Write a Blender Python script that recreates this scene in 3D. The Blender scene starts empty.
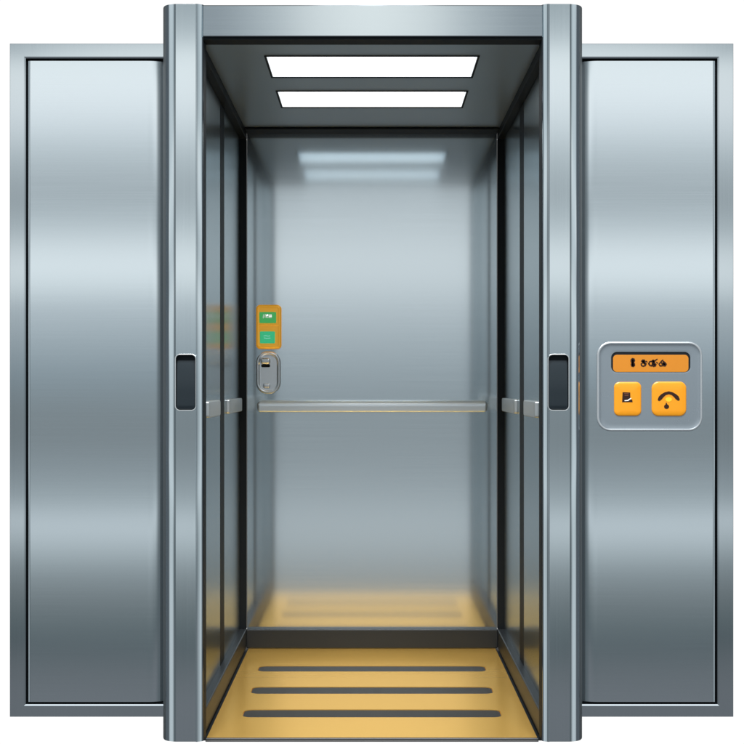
import bpy, bmesh, math
from mathutils import Vector, Matrix

# ------------------------------------------------------------------ frame of reference
D = 4.05                 # camera to the front of the door frame, metres
F = 1306.0               # focal length in photo pixels
VX, VY = 372.0, 385.0    # where the line of sight meets the picture
CZ = (742 - VY) / F * D  # eye height above the foot of the frame
U = D / F                # one photo pixel at the front plane, metres

def dep(s): return D * (1 / s - 1)          # depth at which sizes shrink by s
def X(px, y=0.0): return (px - VX) / F * (D + y)
def Z(py, y=0.0): return CZ + (VY - py) / F * (D + y)
def xw(u): return u * U                      # metres from a front-plane measure
def zh(h): return CZ + h * U                 # height from a front-plane measure above eye level

sc = bpy.context.scene
col = sc.collection

# ------------------------------------------------------------------ materials
def srgb(r, g, b):
    f = lambda c: (c / 255) / 12.92 if c <= 10 else ((c / 255 + .055) / 1.055) ** 2.4
    return (f(r), f(g), f(b))

def mat(name, color, metallic=0.0, rough=0.4, brush=None, coat=0.0, emit=None, spec=0.5, var=0.0, aniso=0.0, rot=0.0, tint=None):
    m = bpy.data.materials.new(name); m.use_nodes = True
    nt = m.node_tree; b = nt.nodes['Principled BSDF']
    b.inputs['Base Color'].default_value = (*color, 1)
    b.inputs['Metallic'].default_value = metallic
    b.inputs['Roughness'].default_value = rough
    b.inputs['Specular IOR Level'].default_value = spec
    b.inputs['Coat Weight'].default_value = coat
    if tint: b.inputs['Specular Tint'].default_value = (*tint, 1)
    if aniso:
        b.inputs['Anisotropic'].default_value = aniso; b.inputs['Anisotropic Rotation'].default_value = rot
        tg = nt.nodes.new('ShaderNodeCombineXYZ'); tg.inputs[2].default_value = 1.0     # blur runs up and down the wall
        nt.links.new(tg.outputs[0], b.inputs['Tangent'])
    if emit:
        b.inputs['Emission Color'].default_value = (*emit[0], 1)
        b.inputs['Emission Strength'].default_value = emit[1]
    if brush:
        tc = nt.nodes.new('ShaderNodeTexCoord'); mp = nt.nodes.new('ShaderNodeMapping')
        mp.inputs['Scale'].default_value = brush
        n = nt.nodes.new('ShaderNodeTexNoise'); n.inputs['Scale'].default_value = 1.0
        n.inputs['Detail'].default_value = 4
        nt.links.new(tc.outputs['Object'], mp.inputs['Vector']); nt.links.new(mp.outputs['Vector'], n.inputs['Vector'])
        r = nt.nodes.new('ShaderNodeMapRange')
        r.inputs['To Min'].default_value = rough - .012; r.inputs['To Max'].default_value = rough + .018
        nt.links.new(n.outputs['Fac'], r.inputs['Value']); nt.links.new(r.outputs['Result'], b.inputs['Roughness'])
        c = nt.nodes.new('ShaderNodeMapRange')
        c.inputs['To Min'].default_value = 1 - .03 - var; c.inputs['To Max'].default_value = 1.0 + .03
        nt.links.new(n.outputs['Fac'], c.inputs['Value'])
        vm = nt.nodes.new('ShaderNodeVectorMath'); vm.operation = 'SCALE'
        vm.inputs[0].default_value = color
        nt.links.new(c.outputs['Result'], vm.inputs['Scale']); nt.links.new(vm.outputs['Vector'], b.inputs['Base Color'])
    return m

STEEL = (.80, .875, .915)
M = dict(
    door=mat('door_steel', STEEL, 1, .07, brush=(1.5, 1.5, 260)),
    frame=mat('frame_steel', (.68, .745, .78), 1, .055, brush=(200, 200, 1.5)),
    pillar=mat('pillar_steel', (.76, .835, .87), 1, .07, brush=(260, 260, 1.5)),
    header=mat('header_steel', (.76, .82, .85), 1, .10, brush=(1.5, 1.5, 260)),
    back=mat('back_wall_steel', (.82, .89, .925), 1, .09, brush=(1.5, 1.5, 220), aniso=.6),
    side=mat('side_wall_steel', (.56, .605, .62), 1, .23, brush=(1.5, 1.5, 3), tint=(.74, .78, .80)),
    ceiling=mat('ceiling_grey', (.44, .52, .57), .7, .33, brush=(3, 160, 3)),
    dark=mat('dark_trim', (.012, .016, .02), 0, .55, brush=(4, 4, 4), spec=.14),
    skirt=mat('skirting_charcoal', (.028, .033, .038), 0, .38, brush=(4, 4, 60), spec=.2),
    gold=mat('brass_floor', (1.0, .61, .155), .6, .24, brush=(2, 120, 2), tint=(1, .75, .4)),
    slot=mat('groove_rubber', (.022, .021, .02), 0, .55, brush=(5, 40, 5)),
    sill=mat('sill_grey', (.13, .13, .13), .5, .4, brush=(4, 4, 80)),
    rail=mat('rail_satin_steel', (.86, .93, .98), .65, .40, brush=(3, 3, 160)),
    insert=mat('pull_black_gloss', (.022, .032, .04), .35, .28, brush=(6, 6, 6)),
    plate=mat('plate_steel', (.42, .48, .53), .8, .27, brush=(3, 3, 3)),
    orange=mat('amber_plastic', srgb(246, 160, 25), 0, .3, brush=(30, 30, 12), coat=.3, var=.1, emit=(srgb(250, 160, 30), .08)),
    display=mat('display_amber', srgb(205, 128, 34), 0, .4, brush=(30, 30, 12), emit=(srgb(240, 165, 45), .1)),
    yellow=mat('yellow_plastic_glow', (1.0, .58, .07), .35, .30, brush=(30, 30, 12), coat=.4, emit=(srgb(245, 160, 30), .32)),  # faint glow added to lift the housing, which is no lamp
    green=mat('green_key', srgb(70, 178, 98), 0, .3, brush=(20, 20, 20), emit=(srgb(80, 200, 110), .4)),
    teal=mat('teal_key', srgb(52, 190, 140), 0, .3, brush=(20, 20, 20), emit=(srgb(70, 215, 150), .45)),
    ink=mat('dark_ink', srgb(46, 20, 8), 0, .4, brush=(30, 30, 30)),
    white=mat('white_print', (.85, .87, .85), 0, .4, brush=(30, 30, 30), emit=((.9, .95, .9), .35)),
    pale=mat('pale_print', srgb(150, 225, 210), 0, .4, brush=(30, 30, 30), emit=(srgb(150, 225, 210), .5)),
    light=mat('lamp_diffuser', (.9, .9, .9), 0, .5, emit=((1, 1, 1), 2.0)),
    flank=mat('pillar_flank_shade', (.075, .088, .096), 0, .6, brush=(60, 60, 2)),  # dark colour stands in for shade on the pillar's outer side
    satin=mat('satin_grey_steel', (.60, .64, .66), .7, .36, brush=(3, 3, 60)),
    rim=mat('bright_rim', (.56, .60, .63), .6, .35, brush=(10, 10, 10)),
    latch=mat('latch_satin', (.88, .9, .92), .9, .30, brush=(40, 40, 40)),
    chrome=mat('knob_chrome', (.86, .88, .9), .8, .18, brush=(40, 40, 40)),
)

# the back wall's satin finish: a finer and a coarser vertical brush grain laid over each other
def two_grain(m, rough2, aniso2, share):
    nt = m.node_tree; b = nt.nodes['Principled BSDF']; out = nt.nodes['Material Output']
    c = nt.nodes.new('ShaderNodeBsdfPrincipled')
    c.inputs['Metallic'].default_value = 1; c.inputs['Roughness'].default_value = rough2; c.inputs['Anisotropic'].default_value = aniso2
    for nm in ('Base Color', 'Tangent'):
        if b.inputs[nm].is_linked: nt.links.new(b.inputs[nm].links[0].from_socket, c.inputs[nm])
    mx = nt.nodes.new('ShaderNodeMixShader'); mx.inputs[0].default_value = share
    nt.links.new(b.outputs[0], mx.inputs[1]); nt.links.new(c.outputs[0], mx.inputs[2]); nt.links.new(mx.outputs[0], out.inputs['Surface'])
two_grain(M['back'], .15, .85, .28)

# ------------------------------------------------------------------ objects
WORLD = {}
def thing(name, label, cat, loc, group=None):
    o = bpy.data.objects.new(name, None); col.objects.link(o)
    o.empty_display_size = .1
    o.location = loc; WORLD[o] = Vector(loc)
    o['label'] = label; o['category'] = cat
    if group: o['group'] = group
    return o

def link(name, bm, mats, parent, label=None, bevel=None, ang=35, wn=True):
    bmesh.ops.recalc_face_normals(bm, faces=bm.faces)
    me = bpy.data.meshes.new(name)
    lo = Vector((min(v.co[i] for v in bm.verts) for i in range(3)))
    hi = Vector((max(v.co[i] for v in bm.verts) for i in range(3)))
    c = (lo + hi) / 2
    bmesh.ops.translate(bm, verts=bm.verts, vec=-c)
    bm.to_mesh(me); bm.free()
    for m in (mats if isinstance(mats, (list, tuple)) else [mats]): me.materials.append(m)
    o = bpy.data.objects.new(name, me); col.objects.link(o)
    WORLD[o] = c
    if parent:
        o.parent = parent; o.location = c - WORLD[parent]
    else:
        o.location = c
    me.shade_smooth(); me.set_sharp_from_angle(angle=math.radians(ang))
    if bevel:
        bv = o.modifiers.new('edge', 'BEVEL'); bv.width = bevel; bv.segments = 3
        bv.limit_method = 'ANGLE'; bv.angle_limit = math.radians(40)
    if wn:
        w_ = o.modifiers.new('normals', 'WEIGHTED_NORMAL'); w_.keep_sharp = True; w_.weight = 100
    if label: o['label'] = label
    return o

def box(bm, x0, x1, y0, y1, z0, z1):
    vs = [bm.verts.new((x, y, z)) for x in (x0, x1) for y in (y0, y1) for z in (z0, z1)]
    for f in ((0, 1, 3, 2), (4, 6, 7, 5), (0, 4, 5, 1), (2, 3, 7, 6), (0, 2, 6, 4), (1, 5, 7, 3)):
        bm.faces.new([vs[i] for i in f])
    return bm
def nbox(*a): return box(bmesh.new(), *a)

def outline(x0, x1, z0, z1, r, n=8):
    if r <= 0: return [(x0, z0), (x1, z0), (x1, z1), (x0, z1)]
    pts = []
    for cx, cz, a0 in ((x1 - r, z0 + r, -90), (x1 - r, z1 - r, 0), (x0 + r, z1 - r, 90), (x0 + r, z0 + r, 180)):
        for k in range(n + 1):
            a = math.radians(a0 + 90 * k / n)
            pts.append((cx + r * math.cos(a), cz + r * math.sin(a)))
    return pts

def rings(bm, x0, x1, z0, z1, r, prof, cap=True, closed=False, back=False, side=(1, 1, 1, 1), mi=0):
    """prof: list of (inset, y); successive rounded rectangles bridged. side: inset factor left,right,bottom,top"""
    prev = None; first = None
    for ins, y in prof:
        a, b, c, d = x0 + ins * side[0], x1 - ins * side[1], z0 + ins * side[2], z1 - ins * side[3]
        rr = max(r - ins, r * .15) if r > 0 else 0
        pts = outline(a, b, c, d, rr)
        vs = [bm.verts.new((p[0], y, p[1])) for p in pts]
        if prev:
            for i in range(len(vs)):
                j = (i + 1) % len(vs)
                f = bm.faces.new((prev[i], prev[j], vs[j], vs[i])); f.material_index = mi
        else: first = vs
        prev = vs
    if closed:
        for i in range(len(prev)):
            j = (i + 1) % len(prev)
            bm.faces.new((prev[i], prev[j], first[j], first[i])).material_index = mi
    elif cap:
        bm.faces.new(prev).material_index = mi
        if back: bm.faces.new(first).material_index = mi
    return bm

def cut(o, cutters):
    for c in cutters:
        m = o.modifiers.new('cut', 'BOOLEAN'); m.operation = 'DIFFERENCE'; m.solver = 'EXACT'; m.object = c
    bpy.context.view_layer.update()
    dg = bpy.context.evaluated_depsgraph_get()
    me = bpy.data.meshes.new_from_object(o.evaluated_get(dg))
    o.modifiers.clear(); old = o.data; o.data = me; nm = old.name
    bpy.data.meshes.remove(old); me.name = nm
    for c in cutters: bpy.data.objects.remove(c)
    me.set_sharp_from_angle(angle=math.radians(35))

def edge(o, wd, seg=2):
    bv = o.modifiers.new('edge', 'BEVEL'); bv.width = wd; bv.segments = seg; bv.limit_method = 'ANGLE'; bv.angle_limit = math.radians(50)
    w_ = o.modifiers.new('normals', 'WEIGHTED_NORMAL'); w_.keep_sharp = True; w_.weight = 100

def stroke(bm, pts, w, y0, y1, mi=0, n=10):
    """flat raised stroke: polyline in x,z with round ends, width w (or list), from y0 (back) to y1 (front)"""
    ws = w if isinstance(w, (list, tuple)) else [w] * len(pts)
    P = [Vector(p) for p in pts]; L = []; R = []
    for i, p in enumerate(P):
        a = P[max(i - 1, 0)]; b = P[min(i + 1, len(P) - 1)]
        d = (b - a).normalized() if (b - a).length > 0 else Vector((1, 0)); nrm = Vector((-d.y, d.x))
        L.append(p + nrm * ws[i] / 2); R.append(p - nrm * ws[i] / 2)
    d0 = (P[1] - P[0]).normalized(); d1 = (P[-1] - P[-2]).normalized()
    def cap(c, d, r):
        nrm = Vector((-d.y, d.x)); return [c + nrm * r * math.cos(math.pi * k / 6) + d * r * math.sin(math.pi * k / 6) for k in range(1, 6)]
    loop = L + cap(P[-1], d1, ws[-1] / 2) + R[::-1] + cap(P[0], -d0, ws[0] / 2)
    fr = [bm.verts.new((p.x, y1, p.y)) for p in loop]; bk = [bm.verts.new((p.x, y0, p.y)) for p in loop]
    for i in range(len(fr)):
        j = (i + 1) % len(fr); bm.faces.new((fr[i], fr[j], bk[j], bk[i])).material_index = mi
    f = bm.faces.new(fr); f.material_index = mi
    bmesh.ops.triangulate(bm, faces=[f])

def blob(bm, cx, cz, rx, rz, y0, y1, mi=0, n=16):
    fr = [bm.verts.new((cx + rx * math.cos(2 * math.pi * k / n), y1, cz + rz * math.sin(2 * math.pi * k / n))) for k in range(n)]
    bk = [bm.verts.new((v.co.x, y0, v.co.z)) for v in fr]
    for i in range(n):
        j = (i + 1) % n; bm.faces.new((fr[i], fr[j], bk[j], bk[i])).material_index = mi
    bm.faces.new(fr).material_index = mi

# ------------------------------------------------------------------ DOOR FRAME (two pillars and a header)
frame = thing('elevator_portal', 'polished steel portal of two rounded pillars and a top beam around the open elevator car',
              'portal', (0, 0, 0))
PD = .078
def pillar(sgn):
    # plan profile: (photo px of the left pillar, depth in px), from the inner side round to the outer side
    pr = [(203, PD / U), (203, 4.6), (202.6, 3.6), (202.0, 3.0), (201.2, 2.4), (200.2, 1.9), (198.3, .95), (196.5, .15), (196.0, .35), (195.6, .9),
          (175.6, .9), (175.2, .98), (174.6, 1.08), (173.8, 1.28), (172.4, 1.72), (170.6, 2.36), (168.8, 3.10), (167.4, 3.82),
          (166.2, 4.7), (165.0, 5.85), (163.8, 7.4), (162.7, 9.4), (161.7, 12.0), (160.8, 15.2), (160.2, 18.6), (159.8, 22.6), (159.8, PD / U)]
    bm = bmesh.new()
    z0, z1 = Z(742), Z(3.6)
    lo = [bm.verts.new((X(p_) if sgn < 0 else X(745.3 - p_), v * U, z0)) for p_, v in pr]
    hi = [bm.verts.new((p.co.x, p.co.y, z1)) for p in lo]
    for i in range(len(lo)):
        j = (i + 1) % len(lo); f_ = bm.faces.new((lo[i], lo[j], hi[j], hi[i]))
        if i in (0, 1): f_.material_index = 1  # inner return coloured dark in place of shade
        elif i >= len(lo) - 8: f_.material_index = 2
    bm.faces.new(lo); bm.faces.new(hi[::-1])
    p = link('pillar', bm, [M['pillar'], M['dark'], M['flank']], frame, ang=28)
    xa, xb = (175.3, 195.7) if sgn < 0 else (548.3, 569)
    hb = bmesh.new()
    rings(hb, X(xa), X(xb), Z(410.3), Z(354.6), 4.5 * U, [(0, -.02), (0, .022)], back=True)
    h = link('cutter', hb, M['dark'], None)
    cut(p, [h])
    edge(p, .0016)
    # black finger pull sunk in the hole: open dark gap along its top edge
    ib = bmesh.new()
    rings(ib, X(xa + .2), X(xb - .2), Z(410.1), Z(354.8), 4.3 * U, [(0, .0218), (0, .0150), (.3 * U, .0150)], back=True)
    ins = link('finger_pull', ib, M['dark'], p)
    gb = bmesh.new()
    x0, x1, z0, z1 = X(xa + .9), X(xb - .9), Z(409.4), Z(357.6)
    rows = []
    for k in range(25):                                    # the grip leans back towards its top
        f_ = k / 24; z_ = z0 + (z1 - z0) * f_
        y_ = .0036 + .0135 * max(0, (f_ - .35) / .65) ** 2.0 + .003 * max(0, (.06 - f_) / .06) ** 2
        e_ = .0016
        rows.append([gb.verts.new(c_) for c_ in ((x0, .0212, z_), (x0, y_ + e_, z_), (x0 + e_ * .4, y_ + e_ * .35, z_), (x0 + e_ * 1.4, y_, z_),
                                                (x1 - e_ * 1.4, y_, z_), (x1 - e_ * .4, y_ + e_ * .35, z_), (x1, y_ + e_, z_), (x1, .0212, z_))])
    for A, B in zip(rows, rows[1:]):
        for i in range(7): gb.faces.new((A[i], A[i + 1], B[i + 1], B[i]))
    gb.faces.new(rows[0]); gb.faces.new(rows[-1])
    link('grip', gb, M['insert'], ins)
    rb = bmesh.new()
    rings(rb, X(xa - .7), X(xb + .7), Z(411.0), Z(353.9), 5.2 * U, [(0, .0036), (0, .0016), (.35 * U, .0009), (1.0 * U, .0012), (1.1 * U, .0036)], cap=False, closed=True)
    link('rim', rb, M['satin'], ins)
    return p
pillar(-1); pillar(1)

hb = bmesh.new()
# header: its face leans back slightly
x0, x1 = X(203) + .0002, X(542.3) - .0002
zt, zb = Z(4.4), Z(36)
y_b, y_t = .002, .002 + (zt - zb) * math.tan(math.radians(1.8))
prof = [(PD, zb), (y_b + .002, zb), (y_b, zb + .002), (y_t, zt - .003), (y_t + .003, zt), (PD, zt)]
a = [hb.verts.new((x0, y, z)) for y, z in prof]; b = [hb.verts.new((x1, y, z)) for y, z in prof]
for i in range(len(a)):
    j = (i + 1) % len(a); hb.faces.new((a[i], a[j], b[j], b[i]))
hb.faces.new(a); hb.faces.new(b[::-1])
link('header', hb, M['header'], frame, ang=20)
link('gasket', nbox(x0, x1, .012, PD - .002, zh(346.6), zb - .0004), M['dark'], frame)

# ------------------------------------------------------------------ SLIDING DOORS
def door(sgn):
    yf = .048
    if sgn < 0:
        t = thing('steel_panel', 'plain brushed steel panel left of the elevator, with nothing mounted on it',
                  'steel panel', (X(90, yf), yf, Z(717.5, yf)), 'framed steel panels flanking the elevator')
        x0, x1 = X(9.6, yf), X(181, yf); px0, px1 = 25.6, 167
    else:
        t = thing('steel_panel', 'brushed steel panel right of the elevator, carrying the orange call panel',
                  'steel panel', (X(655, yf), yf, Z(717.5, yf)), 'framed steel panels flanking the elevator')
        x0, x1 = X(563, yf), X(733.6, yf); px0, px1 = 578.5, 717.6
    z0, z1 = Z(717, yf), Z(43.3, yf)
    u = U * (D + yf) / D
    # mitred frame: inner opening at panel edge
    ix0, ix1 = X(px0, yf), X(px1, yf); iz0, iz1 = Z(704.4, yf), Z(58.2, yf)
    bm = bmesh.new()
    def ring(k, y, e=0):   # k=0 outer .. 1 inner
        return [bm.verts.new((x0 + (ix0 - x0) * k + e, y, z0 + (iz0 - z0) * k + e)), bm.verts.new((x1 + (ix1 - x1) * k - e, y, z0 + (iz0 - z0) * k + e)),
                bm.verts.new((x1 + (ix1 - x1) * k - e, y, z1 + (iz1 - z1) * k - e)), bm.verts.new((x0 + (ix0 - x0) * k + e, y, z1 + (iz1 - z1) * k - e))]
    R = [ring(0, yf + .032), ring(0, yf + .0030), ring(0, yf + .0018, .0012), ring(.90, yf - .0006), ring(1, yf + .0012), ring(1, yf + .0016), ring(1, yf + .032)]
    for q_, (A, B) in enumerate(zip(R, R[1:] + R[:1])):
        for i in range(4):
            j = (i + 1) % 4; bm.faces.new((A[i], A[j], B[j], B[i])).material_index = int(q_ == 5)  # inner wall painted dark as shade, so it catches no glints
    link('panel_frame', bm, [M['frame'], M['dark']], t, ang=8)
    # panel: softly crowned sheet inside the frame, with a dark shadow gap
    bm = bmesh.new()
    g = 1.7 * u
    ax0, ax1, az0, az1 = ix0 + g, ix1 - g, iz0 + g, iz1 - g * 1.1
    roll = [(18, 0), (15, .21), (12, .79), (9.5, 1.48), (7, 2.27), (4, 3.36), (2, 4.17), (0, 5.0)]   # px from the pillar end, px back
    edge_ = [(3, 0), (2, .1), (1, .35), (0, .9)]                                     # plain edge
    yy = yf + .0042
    left = [(ax0 + a_ * u, yy + b_ * u) for a_, b_ in (edge_ if sgn < 0 else roll)][::-1]
    right = [(ax1 - a_ * u, yy + b_ * u) for a_, b_ in (roll if sgn < 0 else edge_)]
    sec = left + right
    zz = [(az0, .5 * u), (az0 + .5 * u, 0), (az1 - .5 * u, 0), (az1, .5 * u)]
    G = [[bm.verts.new((x_, min(y_ + dz, yf + .0195), z_)) for x_, y_ in sec] for z_, dz in zz]
    for A, B in zip(G, G[1:]):
        for i in range(len(sec) - 1): bm.faces.new((A[i], A[i + 1], B[i + 1], B[i]))
    rim = [G[0][i] for i in range(len(sec))] + [G[k_][-1] for k_ in range(1, len(zz))] + [G[-1][i] for i in range(len(sec) - 2, -1, -1)] + [G[k_][0] for k_ in range(len(zz) - 2, 0, -1)]
    bk = [bm.verts.new((v_.co.x, yf + .0205, v_.co.z)) for v_ in rim]
    for i in range(len(rim)):
        j = (i + 1) % len(rim); bm.faces.new((rim[i], rim[j], bk[j], bk[i]))
    bm.faces.new(bk)
    link('sheet', bm, M['door'], t, ang=25)
    bm = nbox(ix0 + .0004, ix1 - .0004, yf + .021, yf + .029, iz0 + .0004, iz1 - .0004)
    link('backing', bm, M['dark'], t)
    return t
door(-1); door(1)

# ------------------------------------------------------------------ ELEVATOR CAR
car = thing('elevator_car', 'open empty elevator car with steel walls, lit ceiling and golden floor between the two pillars',
            'elevator', (0, .8, zh(-363)))
YB = 1.498; Y0 = PD + .002; W = 180; WI = 171.3; H = 347; HF = 359
zf = zh(-HF)
# shell
link('back_wall', nbox(-xw(WI) + .0002, xw(WI) - .0002, YB, YB + .03, zf, zh(H)), M['back'], car)
for s in (-1, 1):
    a, b = sorted((s * (xw(W) + .004), s * (xw(W) + .03)))
    wall = link('side_wall', nbox(a, b, Y0, YB + .03, zf, zh(H)), M['dark'], car)
    def side_panel(ya, yb):
        bm = bmesh.new()
        zlo, zhi = zh(-334), zh(335.5)
        e = .006
        # rings in (y,z), x is thickness
        prev = None
        for ins, th in ((0, .0038), (0, .0018), (.0012, .0005), (.006, .0)):
            vs = [bm.verts.new((s * (xw(W) + th), yy, zz)) for yy, zz in ((ya + ins, zlo + ins), (yb - ins, zlo + ins), (yb - ins, zhi - ins), (ya + ins, zhi - ins))]
            if prev:
                for i in range(4):
                    j = (i + 1) % 4; bm.faces.new((prev[i], prev[j], vs[j], vs[i]))
            else: first = vs
            prev = vs
        bm.faces.new(prev); bm.faces.new(first)
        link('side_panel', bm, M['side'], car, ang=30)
    jb = bmesh.new()
    c0 = [(s * xw(170.6), PD + .0005), (s * (xw(W) - .0004), .30), (s * (xw(W) + .0036), .30), (s * (xw(W) + .0036), PD + .0005)]
    l_ = [jb.verts.new((a_, b_, zh(-334))) for a_, b_ in c0]; h_ = [jb.verts.new((a_, b_, zh(335.5))) for a_, b_ in c0]
    for i in range(4): jb.faces.new((l_[i], l_[(i + 1) % 4], h_[(i + 1) % 4], h_[i]))
    jb.faces.new(l_); jb.faces.new(h_)
    link('jamb_reflector', jb, M['side'], car)  # added angled reflector, almost out of sight, brightens the back wall's mirrored edge
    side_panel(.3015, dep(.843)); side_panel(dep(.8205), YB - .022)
    a, b = sorted((s * (xw(W) - .0), s * (xw(W) + .0038)))
    link('mullion', nbox(a, b, dep(.843) + .0015, dep(.8205) - .0015, zh(-334), zh(335.5)), M['dark'], car)
    a, b = sorted((s * xw(WI), s * (xw(W) + .0038)))
    link('corner_post', nbox(a, b, YB - .02, YB + .002, zh(-333), zh(336)), M['dark'], car, bevel=.002)
    # cove along the ceiling and skirting along the floor
    link('cove', nbox(a, b, Y0 + .001, YB + .002, zh(336.3), zh(H) - .0005), M['dark'], car, bevel=.002)
    bm = nbox(a, b, Y0 + .001, YB + .0015, zf + .001, zh(-333.4))
    link('skirting', bm, M['skirt'], car, bevel=.004)
    # handrail pads
    for (sa, sb) in ((.925, .861), (.808, .738)):
        ya, yb = dep(sa), dep(sb)
        bm = bmesh.new()
        th0, th1 = .0005, .013
        prev = None
        for ins, th in ((0, th0), (0, th1 - .004), (.0012, th1 - .0014), (.004, th1)):
            pts = outline(ya + ins, yb - ins, zh(-35.5) + ins, zh(-17.5) - ins, .008 - ins * .5, 5)
            vs = [bm.verts.new((s * (xw(W) - th), p[0], p[1])) for p in pts]
            if prev:
                for i in range(len(vs)):
                    j = (i + 1) % len(vs); bm.faces.new((prev[i], prev[j], vs[j], vs[i]))
            prev = vs
        bm.faces.new(prev)
        link('handrail', bm, M['satin'], car, ang=50)

link('skirting', nbox(-xw(WI) + .0003, xw(WI) - .0003, YB - .034, YB - .0003, zf + .0012, zh(-333)), M['skirt'], car, bevel=.004)
link('cove', nbox(-xw(WI) + .0003, xw(WI) - .0003, YB - .10, YB - .0003, zh(344), zh(H) - .0006), M['dark'], car, bevel=.002)

# ceiling with two recessed lamps
ceil = link('ceiling', nbox(-xw(W + 8), xw(W + 8), PD + .001, YB + .03, zh(H), zh(H) + .09), M['ceiling'], car)
lamps = [(.948, .888), (.847, .801)]
cs = []
for sa, sb in lamps:
    cs.append(link('cutter', nbox(-xw(111.4), xw(111.4), dep(sa), dep(sb), zh(H) - .02, zh(H) + .058), M['ceiling'], None))
cut(ceil, cs)
edge(ceil, .001)
for sa, sb in lamps:
    y0, y1 = dep(sa), dep(sb); w = xw(111.4)
    # the diffuser slopes: high at the door side, flush with the ceiling at the far side, shaped to keep its glare out of the back wall's reflection
    bm = bmesh.new()
    sec = [(y0 + .0005, zh(H) + .054), (y1 - .0005, zh(H) + .001), (y1 - .0005, zh(H) + .0565), (y0 + .0005, zh(H) + .0565)]
    l_ = [bm.verts.new((-w + .0005, a_, b_)) for a_, b_ in sec]; h_ = [bm.verts.new((w - .0005, a_, b_)) for a_, b_ in sec]
    for i in range(4): bm.faces.new((l_[i], l_[(i + 1) % 4], h_[(i + 1) % 4], h_[i]))
    bm.faces.new(l_); bm.faces.new(h_)
    lp = link('ceiling_light', bm, M['light'], ceil)
    bm = bmesh.new()
    e = .007
    for (a0, a1, b0, b1) in ((-w - e, w + e, y0 - e, y0), (-w - e, w + e, y1, y1 + e), (-w - e, -w, y0 + .0001, y1 - .0001), (w, w + e, y0 + .0001, y1 - .0001)):
        box(bm, a0, a1, b0, b1, zh(H) - .003, zh(H) - .0003)
    link('lamp_frame', bm, M['dark'], lp)

# golden floor plate with three long grooves
yfr = dep(.981)
fx = xw(168.2)
fl = link('floor_plate', nbox(-fx, fx, yfr, YB - .02, zf - .008, zf), M['gold'], car)
def slotmesh(w, y0, y1, z0, z1, r):
    bm = bmesh.new()
    pts = outline(-w, w, y0, y1, r, 6)
    lo = [bm.verts.new((p[0], p[1], z0)) for p in pts]; hi = [bm.verts.new((p[0], p[1], z1)) for p in pts]
    for i in range(len(lo)):
        j = (i + 1) % len(lo); bm.faces.new((lo[i], lo[j], hi[j], hi[i]))
    bm.faces.new(lo); bm.faces.new(hi); return bm
slots = [(.782, .798, 144), (.8405, .860, 141.8), (.9035, .9257, 141)]
cs = []
for sa, sb, w in slots:
    cs.append(link('cutter', slotmesh(xw(w), dep(sb), dep(sa), zf - .005, zf + .01, .03), M['gold'], None))
cut(fl, cs)
fl.data.shade_flat()
for sa, sb, w in slots:
    link('groove', slotmesh(xw(w) - .0018, dep(sb) + .0018, dep(sa) - .0018, zf - .0049, zf - .0025, .028), M['slot'], fl)
link('sill', nbox(-xw(169.5), xw(169.5), yfr - .010, PD + .002, zh(-363.0), zf - .0083), M['sill'], car, bevel=.0015)
link('threshold', nbox(-xw(169), xw(169), yfr - .010, yfr - .0008, zf - .0081, zf - .001), M['sill'], car, bevel=.0015)
link('underfloor', nbox(-xw(W) - .003, xw(W) + .003, PD + .003, YB + .03, zf - .0115, zf - .0083), M['dark'], car)

# back handrail
yr = 1.425
bm = bmesh.new()
rings(bm, X(256.5, yr), X(488, yr), Z(412.2, yr), Z(400.2, yr), 4.2 * U * 1.35,
      [(.010, yr + .046), (.003, yr + .042), (0, yr + .034), (0, yr + .027), (.0010, yr + .021), (.0026, yr + .016), (.0050, yr + .011), (.0080, yr + .0070), (.0115, yr + .0038), (.0150, yr + .0017), (.0185, yr + .0005), (.0215, yr)], back=True, side=(.6, .6, .25, 1.25))
hr = link('handrail', bm, M['rail'], car, ang=60)
for px in (285, 372, 459):
    link('bracket', nbox(X(px - 4, YB), X(px + 4, YB), yr + .044, YB - .0003, Z(409, YB), Z(403, YB)), M['rail'], hr)

# ------------------------------------------------------------------ CONTROL PANEL on the right door
yp = .048 + .0041
def prect(x0, x1, y0, y1, y): return X(x0, y), X(x1, y), Z(y1, y), Z(y0, y)
cp = thing('control_panel', 'rounded grey call panel with amber display and two orange buttons on the right steel panel',
           'control panel', (X(649.5, yp), yp, Z(431, yp)))
bm = bmesh.new(); u = U
def rect_rings(bm, seq, caps=True):
    prev = first = None
    for (x0, x1, y0, y1), rr, y, mi in seq:
        q0, q1, q2, q3 = prect(x0, x1, y0, y1, yp)
        vs = [bm.verts.new((p_[0], y, p_[1])) for p_ in outline(q0, q1, q2, q3, rr * u)]
        if prev:
            for i in range(len(vs)):
                j = (i + 1) % len(vs); bm.faces.new((prev[i], prev[j], vs[j], vs[i])).material_index = mi
        else: first = vs
        prev = vs
def ins(d): return (596.6 + d, 702.2 - d, 341.8 + d, 431.2 - d)
H_ = (611.0, 690.2, 352.0, 372.4)
rect_rings(bm, [(ins(0), 14, yp + .0002, 0), (ins(0), 14, yp - .0030, 0), (ins(.5), 13.5, yp - .0050, 1), (ins(1.3), 12.7, yp - .0058, 1), (ins(2.1), 11.9, yp - .0050, 1),
                (ins(2.8), 11.2, yp - .0036, 0), (ins(5), 9.5, yp - .0031, 0), (ins(7.5), 8, yp - .0029, 0), ((H_[0] - 1.2, H_[1] + 1.2, H_[2] - 1.2, H_[3] + 1.2), 7, yp - .0029, 0),
                (H_, 6, yp - .0024, 0), (H_, 6, yp - .0002, 0)])
plate = link('face_plate', bm, [M['plate'], M['rim']], cp, ang=50)
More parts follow.
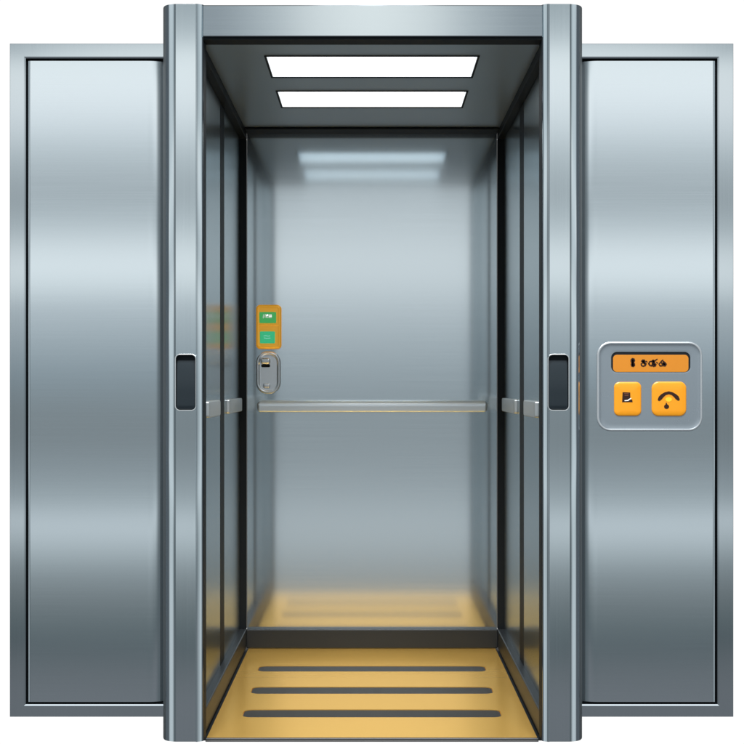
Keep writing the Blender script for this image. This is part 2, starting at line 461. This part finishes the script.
# display window
bm = bmesh.new()
rings(bm, *prect(610.5, 690.7, 351.6, 372.8, yp), 5.5 * u, [(0, yp - .0001), (0, yp - .0005)], back=True)
link('display_well_shade', bm, M['dark'], cp)  # dark plate put in as the recess shadow around the display
bm = bmesh.new()
rings(bm, *prect(613.0, 688.4, 354.8, 372.0, yp), 4.0 * u, [(0, yp - .0004), (0, yp - .0009), (.4 * u, yp - .0013)], back=True)
disp = link('display', bm, M['display'], cp, ang=40)
def gp(x, y): return (X(600 + x / 7.44, yp), Z(340 + y / 7.44, yp))
yg0, yg1 = yp - .0012, yp - .0019
bm = bmesh.new(); q = u / 7.44
def st(pts, w): stroke(bm, [gp(*p) for p in pts], w * q, yg0, yg1)
st([(243, 172), (232, 162), (231, 148), (240, 138), (252, 141), (256, 152), (250, 164), (243, 170)], 11)   # first figure, an 8 with filled foot
st([(240, 170), (232, 180), (235, 193), (246, 197), (256, 190), (255, 178), (246, 171)], 11); st([(243, 180), (244, 190)], 14)
st([(308, 158), (316, 148), (330, 149), (336, 160), (326, 168), (312, 172)], 9)                            # second, like a rounded 3
st([(306, 178), (308, 190), (320, 195), (336, 190), (342, 178), (334, 168), (324, 170)], 11); st([(344, 158), (349, 164)], 9)
st([(364, 172), (368, 162), (380, 158)], 10); st([(362, 176), (372, 190), (384, 192)], 12)                  # third, tangled pair
st([(392, 150), (384, 162), (392, 172), (404, 170), (408, 158), (398, 150)], 9)
st([(390, 176), (386, 188), (398, 196), (412, 192), (416, 180), (404, 174), (392, 176)], 11); st([(410, 152), (424, 143)], 9); st([(420, 165), (428, 172)], 8)
st([(444, 190), (438, 180), (448, 168), (458, 156), (466, 150)], 10); st([(446, 192), (462, 192), (468, 178), (458, 170)], 11)   # last, like an ampersand
st([(470, 160), (482, 168), (492, 180), (486, 192), (474, 192)], 11)
link('lettering', bm, M['ink'], disp, ang=40)
# buttons
def button(r, rad, bt_label):
    bm = bmesh.new()
    y = yp - .0028
    rings(bm, *prect(*r, yp), rad * u, [(0, y + .0005), (0, y - .0014), (.5 * u, y - .0030), (1.2 * u, y - .0040), (2.2 * u, y - .0048), (4 * u, y - .0056), (6 * u, y - .0061), (8.5 * u, y - .0064)], back=True, side=(1, 1, .8, 1.15))
    return link('button', bm, M['orange'], cp, bt_label, ang=60), y - .0064
b1, y1 = button((613.8, 641.0, 382.0, 416.0), 5.5, 'narrower orange button with a small document symbol')
bm = bmesh.new()
def quad(pts, ya, yb, mi=0):
    fr = [bm.verts.new((gp(*p)[0], yb, gp(*p)[1])) for p in pts]; bk = [bm.verts.new((v.co.x, ya, v.co.z)) for v in fr]
    for i in range(len(fr)):
        j = (i + 1) % len(fr); bm.faces.new((fr[i], fr[j], bk[j], bk[i])).material_index = mi
    bm.faces.new(fr).material_index = mi
quad([(164, 388), (220, 390), (222, 442), (236, 444), (238, 462), (160, 462)], y1 + .001, y1 - .0006)
quad([(176, 397), (210, 398), (209, 401), (176, 400)], y1 + .001, y1 - .0010, 1)
quad([(178, 410), (208, 411), (207, 414), (178, 413)], y1 + .001, y1 - .0010, 1)
quad([(178, 448), (200, 446), (226, 430), (228, 436), (204, 453), (178, 454)], y1 + .001, y1 - .0011, 2)
link('button_symbol', bm, [M['ink'], mat('brown_print', srgb(150, 90, 60), 0, .4), M['white']], b1)
b2, y2 = button((651.4, 686.0, 381.6, 416.2), 7.0, 'wider orange button with a telephone handset symbol')
bm = bmesh.new()
arc = [(436, 442), (444, 430), (460, 413), (480, 399), (506, 392), (532, 399), (554, 414), (568, 428), (577, 440)]
stroke(bm, [gp(*p) for p in arc], [w * q for w in (22, 30, 27, 22, 22, 22, 27, 30, 22)], y2 + .001, y2 - .0008)
blob(bm, *gp(490, 495), 19 * q, 17 * q, y2 + .001, y2 - .0008)
stroke(bm, [gp(488, 470), gp(490, 490)], [8 * q, 20 * q], y2 + .001, y2 - .00078)
blob(bm, *gp(506, 442), 24 * q, 17 * q, y2 + .001, y2 - .0007, 1)
link('button_symbol', bm, [M['ink'], mat('yellow_print', srgb(255, 200, 50), 0, .4, emit=(srgb(255, 190, 30), .15))], b2)

# ------------------------------------------------------------------ YELLOW KEY BOX and LATCH on the back wall
yw = YB - .0003; v = U * (D + YB) / D
kb = thing('key_box', 'small yellow box with two green keys, fixed to the back wall above the latch', 'switch box', (X(268.5, yw), yw, Z(349.5, yw)))
k = (D + YB) / D
bm = bmesh.new()
ybx = yw - .022
rings(bm, *prect(255.8, 281.2, 304.6, 349.0, ybx), 4.2 * v, [(0, yw), (0, ybx + .009), (.5 * v, ybx + .004), (1.3 * v, ybx + .001), (2.2 * v, ybx), (2.8 * v, ybx + .0016), (3.6 * v, ybx + .0018)], back=True)
for r in ((258.6, 278.8, 323.9, 325.6),):
    rings(bm, *prect(*r, ybx), .6 * v, [(0, ybx + .003), (0, ybx + .0006), (.4 * v, ybx - .0004)], back=True)
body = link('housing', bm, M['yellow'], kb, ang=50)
def key(r, m, lab):
    bm = bmesh.new()
    rings(bm, *prect(*r, ybx), 1.0 * v, [(0, ybx + .003), (0, ybx - .001), (.5 * v, ybx - .0028), (1.1 * v, ybx - .003)], back=True)
    return link('key', bm, m, kb, lab, ang=50)
k1 = key((259.4, 276.2, 312, 323.2), M['green'], 'upper green key with white lettering')
k2 = key((259.9, 275.0, 331.4, 343.4), M['teal'], 'lower teal key with pale lines')
def gk(x, y): return (X(240 + x / 6.2, ybx), Z(290 + y / 6.2, ybx))
bm = bmesh.new(); qq = v / 6.2
def sk(pts, w): stroke(bm, [gk(*p) for p in pts], w * qq, ybx - .002, ybx - .0036)
sk([(145, 173), (145, 152), (157, 172), (157, 151)], 5.5)
sk([(176, 162), (164, 162), (163, 153), (172, 151), (176, 156)], 4.5); sk([(163, 160), (164, 171), (176, 171)], 4.5)
sk([(182, 151), (182, 172)], 5); sk([(188, 172), (189, 152)], 5); sk([(195, 152), (195, 172)], 5); sk([(182, 162), (196, 162)], 4)
link('lettering', bm, M['white'], k1)
bm = bmesh.new()
sk([(148, 285), (160, 283), (172, 286), (186, 284)], 4); sk([(150, 297), (165, 300), (188, 298)], 4)
link('lettering', bm, M['pale'], k2)

lt = thing('latch', 'oval satin metal latch with a bright knob, on the back wall beneath the yellow box', 'latch', (X(268.5, yw), yw, Z(394, yw)))
bm = bmesh.new()
yl = yw - .012
rings(bm, *prect(256, 280.6, 351.4, 393.8, yl), 11 * v, [(0, yw), (0, yl + .006), (.7 * v, yl + .002), (1.6 * v, yl), (2.6 * v, yl + .001), (3.2 * v, yl + .005), (4.2 * v, yl + .0065)], back=True)
link('latch_plate', bm, M['latch'], lt, ang=50)
bm = bmesh.new()
rings(bm, *prect(260.6, 270.6, 357.8, 364.2, yl), 2.6 * v, [(0, yl + .007), (0, yl - .006), (.6 * v, yl - .010), (1.6 * v, yl - .0115), (2.2 * v, yl - .012)], back=True)
kn = link('knob', bm, M['chrome'], lt, ang=60)
bm = bmesh.new()
rings(bm, *prect(261.2, 270.0, 364.3, 367.2, yl), 1.2 * v, [(0, yl + .0068), (0, yl + .003), (.4 * v, yl + .002)], back=True)
link('knob_stem', bm, M['dark'], kn, ang=60)
bm = bmesh.new()
rings(bm, *prect(263, 270.4, 383.2, 388.2, yl), 2.0 * v, [(0, yl + .007), (0, yl), (.6 * v, yl - .003), (1.8 * v, yl - .004)], back=True)
link('catch', bm, M['latch'], lt, ang=60)

# ------------------------------------------------------------------ SURROUND (world): white backdrop beyond the elevator,
# invented light and dark bands on the camera's side, set for the steel's reflections
w = bpy.data.worlds.new('World'); sc.world = w; w.use_nodes = True
nt = w.node_tree; N = nt.nodes; L = nt.links
bg = N['Background']
tc = N.new('ShaderNodeTexCoord'); sp = N.new('ShaderNodeSeparateXYZ'); L.new(tc.outputs['Generated'], sp.inputs[0])
def mth(op, a, b=None, c=None):
    n = N.new('ShaderNodeMath'); n.operation = op
    for i, v_ in enumerate((a, b, c)):
        if v_ is None: continue
        if isinstance(v_, (int, float)): n.inputs[i].default_value = v_
        else: L.new(v_, n.inputs[i])
    return n.outputs[0]
def ramp(fac, stops, interp='EASE'):
    n = N.new('ShaderNodeValToRGB'); n.color_ramp.interpolation = interp
    e = n.color_ramp.elements
    while len(e) > 1: e.remove(e[-1])
    for i, (p, c) in enumerate(stops):
        el = e[0] if i == 0 else e.new(p)
        el.position = p; el.color = (*c, 1) if len(c) == 3 else c
    L.new(fac, n.inputs[0]); return n.outputs[0]
def mix(f, a, b):
    n = N.new('ShaderNodeMix'); n.data_type = 'RGBA'
    if isinstance(f, (int, float)): n.inputs[0].default_value = f
    else: L.new(f, n.inputs[0])
    for i, v_ in ((6, a), (7, b)):
        if isinstance(v_, tuple): n.inputs[i].default_value = (*v_, 1)
        else: L.new(v_, n.inputs[i])
    return n.outputs[2]
x_, y_, z_ = sp.outputs
ny = mth('MAXIMUM', mth('MULTIPLY', y_, -1), .02)
t = mth('DIVIDE', z_, ny); az = mth('ABSOLUTE', mth('DIVIDE', x_, ny))
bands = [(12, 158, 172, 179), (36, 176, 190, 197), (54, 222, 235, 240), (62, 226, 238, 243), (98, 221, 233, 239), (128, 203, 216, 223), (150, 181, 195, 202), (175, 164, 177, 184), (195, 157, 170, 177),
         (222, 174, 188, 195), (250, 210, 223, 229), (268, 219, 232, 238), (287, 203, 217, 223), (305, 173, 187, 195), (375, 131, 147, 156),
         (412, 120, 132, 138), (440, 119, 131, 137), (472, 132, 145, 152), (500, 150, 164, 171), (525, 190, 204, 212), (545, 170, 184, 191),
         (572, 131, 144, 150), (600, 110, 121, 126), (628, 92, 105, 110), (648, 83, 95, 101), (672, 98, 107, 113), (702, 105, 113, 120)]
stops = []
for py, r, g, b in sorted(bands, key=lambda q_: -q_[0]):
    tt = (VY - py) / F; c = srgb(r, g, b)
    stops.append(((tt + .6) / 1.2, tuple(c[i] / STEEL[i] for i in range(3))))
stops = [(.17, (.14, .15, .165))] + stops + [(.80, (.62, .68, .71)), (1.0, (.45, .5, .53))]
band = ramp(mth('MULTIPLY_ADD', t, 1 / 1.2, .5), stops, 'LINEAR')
# invented overhead glow: bright in the middle above the camera
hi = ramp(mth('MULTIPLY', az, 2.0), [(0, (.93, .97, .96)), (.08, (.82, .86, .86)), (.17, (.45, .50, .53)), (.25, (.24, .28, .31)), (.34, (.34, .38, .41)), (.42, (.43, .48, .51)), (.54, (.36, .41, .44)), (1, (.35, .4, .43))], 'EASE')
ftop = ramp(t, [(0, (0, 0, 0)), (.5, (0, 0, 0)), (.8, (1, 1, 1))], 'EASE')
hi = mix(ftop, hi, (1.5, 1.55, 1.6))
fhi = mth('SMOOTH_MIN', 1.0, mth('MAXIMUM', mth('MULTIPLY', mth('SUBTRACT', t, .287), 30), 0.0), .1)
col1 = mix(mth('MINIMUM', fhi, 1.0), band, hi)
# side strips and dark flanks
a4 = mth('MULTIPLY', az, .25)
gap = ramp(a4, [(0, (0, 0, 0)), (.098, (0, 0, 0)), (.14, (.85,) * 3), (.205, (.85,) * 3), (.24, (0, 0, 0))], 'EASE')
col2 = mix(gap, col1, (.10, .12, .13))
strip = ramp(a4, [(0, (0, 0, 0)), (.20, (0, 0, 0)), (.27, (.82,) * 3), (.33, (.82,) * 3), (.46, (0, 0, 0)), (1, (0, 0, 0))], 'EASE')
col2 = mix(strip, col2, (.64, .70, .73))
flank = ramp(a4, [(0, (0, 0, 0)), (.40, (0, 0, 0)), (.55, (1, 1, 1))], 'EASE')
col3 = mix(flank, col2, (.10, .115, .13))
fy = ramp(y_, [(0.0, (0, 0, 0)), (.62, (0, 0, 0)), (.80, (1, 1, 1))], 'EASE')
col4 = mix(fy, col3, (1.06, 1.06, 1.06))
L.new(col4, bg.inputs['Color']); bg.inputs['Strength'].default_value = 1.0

# added lamp, high in front of the elevator, to brighten the gold floor
kl = bpy.data.lights.new('floor_fill', 'AREA'); kl.shape = 'RECTANGLE'; kl.size = 2.4; kl.size_y = 1.0; kl.energy = 255; kl.color = (1, .99, .97)
ko = bpy.data.objects.new('floor_fill', kl); col.objects.link(ko); ko.location = (0, -2.0, 4.45)
ko.rotation_euler = (Vector((0, .7, .1)) - Vector(ko.location)).to_track_quat('-Z', 'Y').to_euler()

# ------------------------------------------------------------------ camera, render
cam = bpy.data.cameras.new('camera'); co = bpy.data.objects.new('camera', cam); col.objects.link(co)
co.location = (0, -D, CZ); co.rotation_euler = (math.pi / 2, 0, 0)
cam.sensor_width = 36; cam.lens = F / 744 * 36
cam.shift_y = (VY - 372) / 744
cam.clip_end = 100
sc.camera = co
sc.view_settings.view_transform = 'Standard'; sc.view_settings.look = 'None'
sc.view_settings.exposure = 0; sc.view_settings.gamma = 1
sc.cycles.max_bounces = 12; sc.cycles.glossy_bounces = 8; sc.cycles.diffuse_bounces = 5
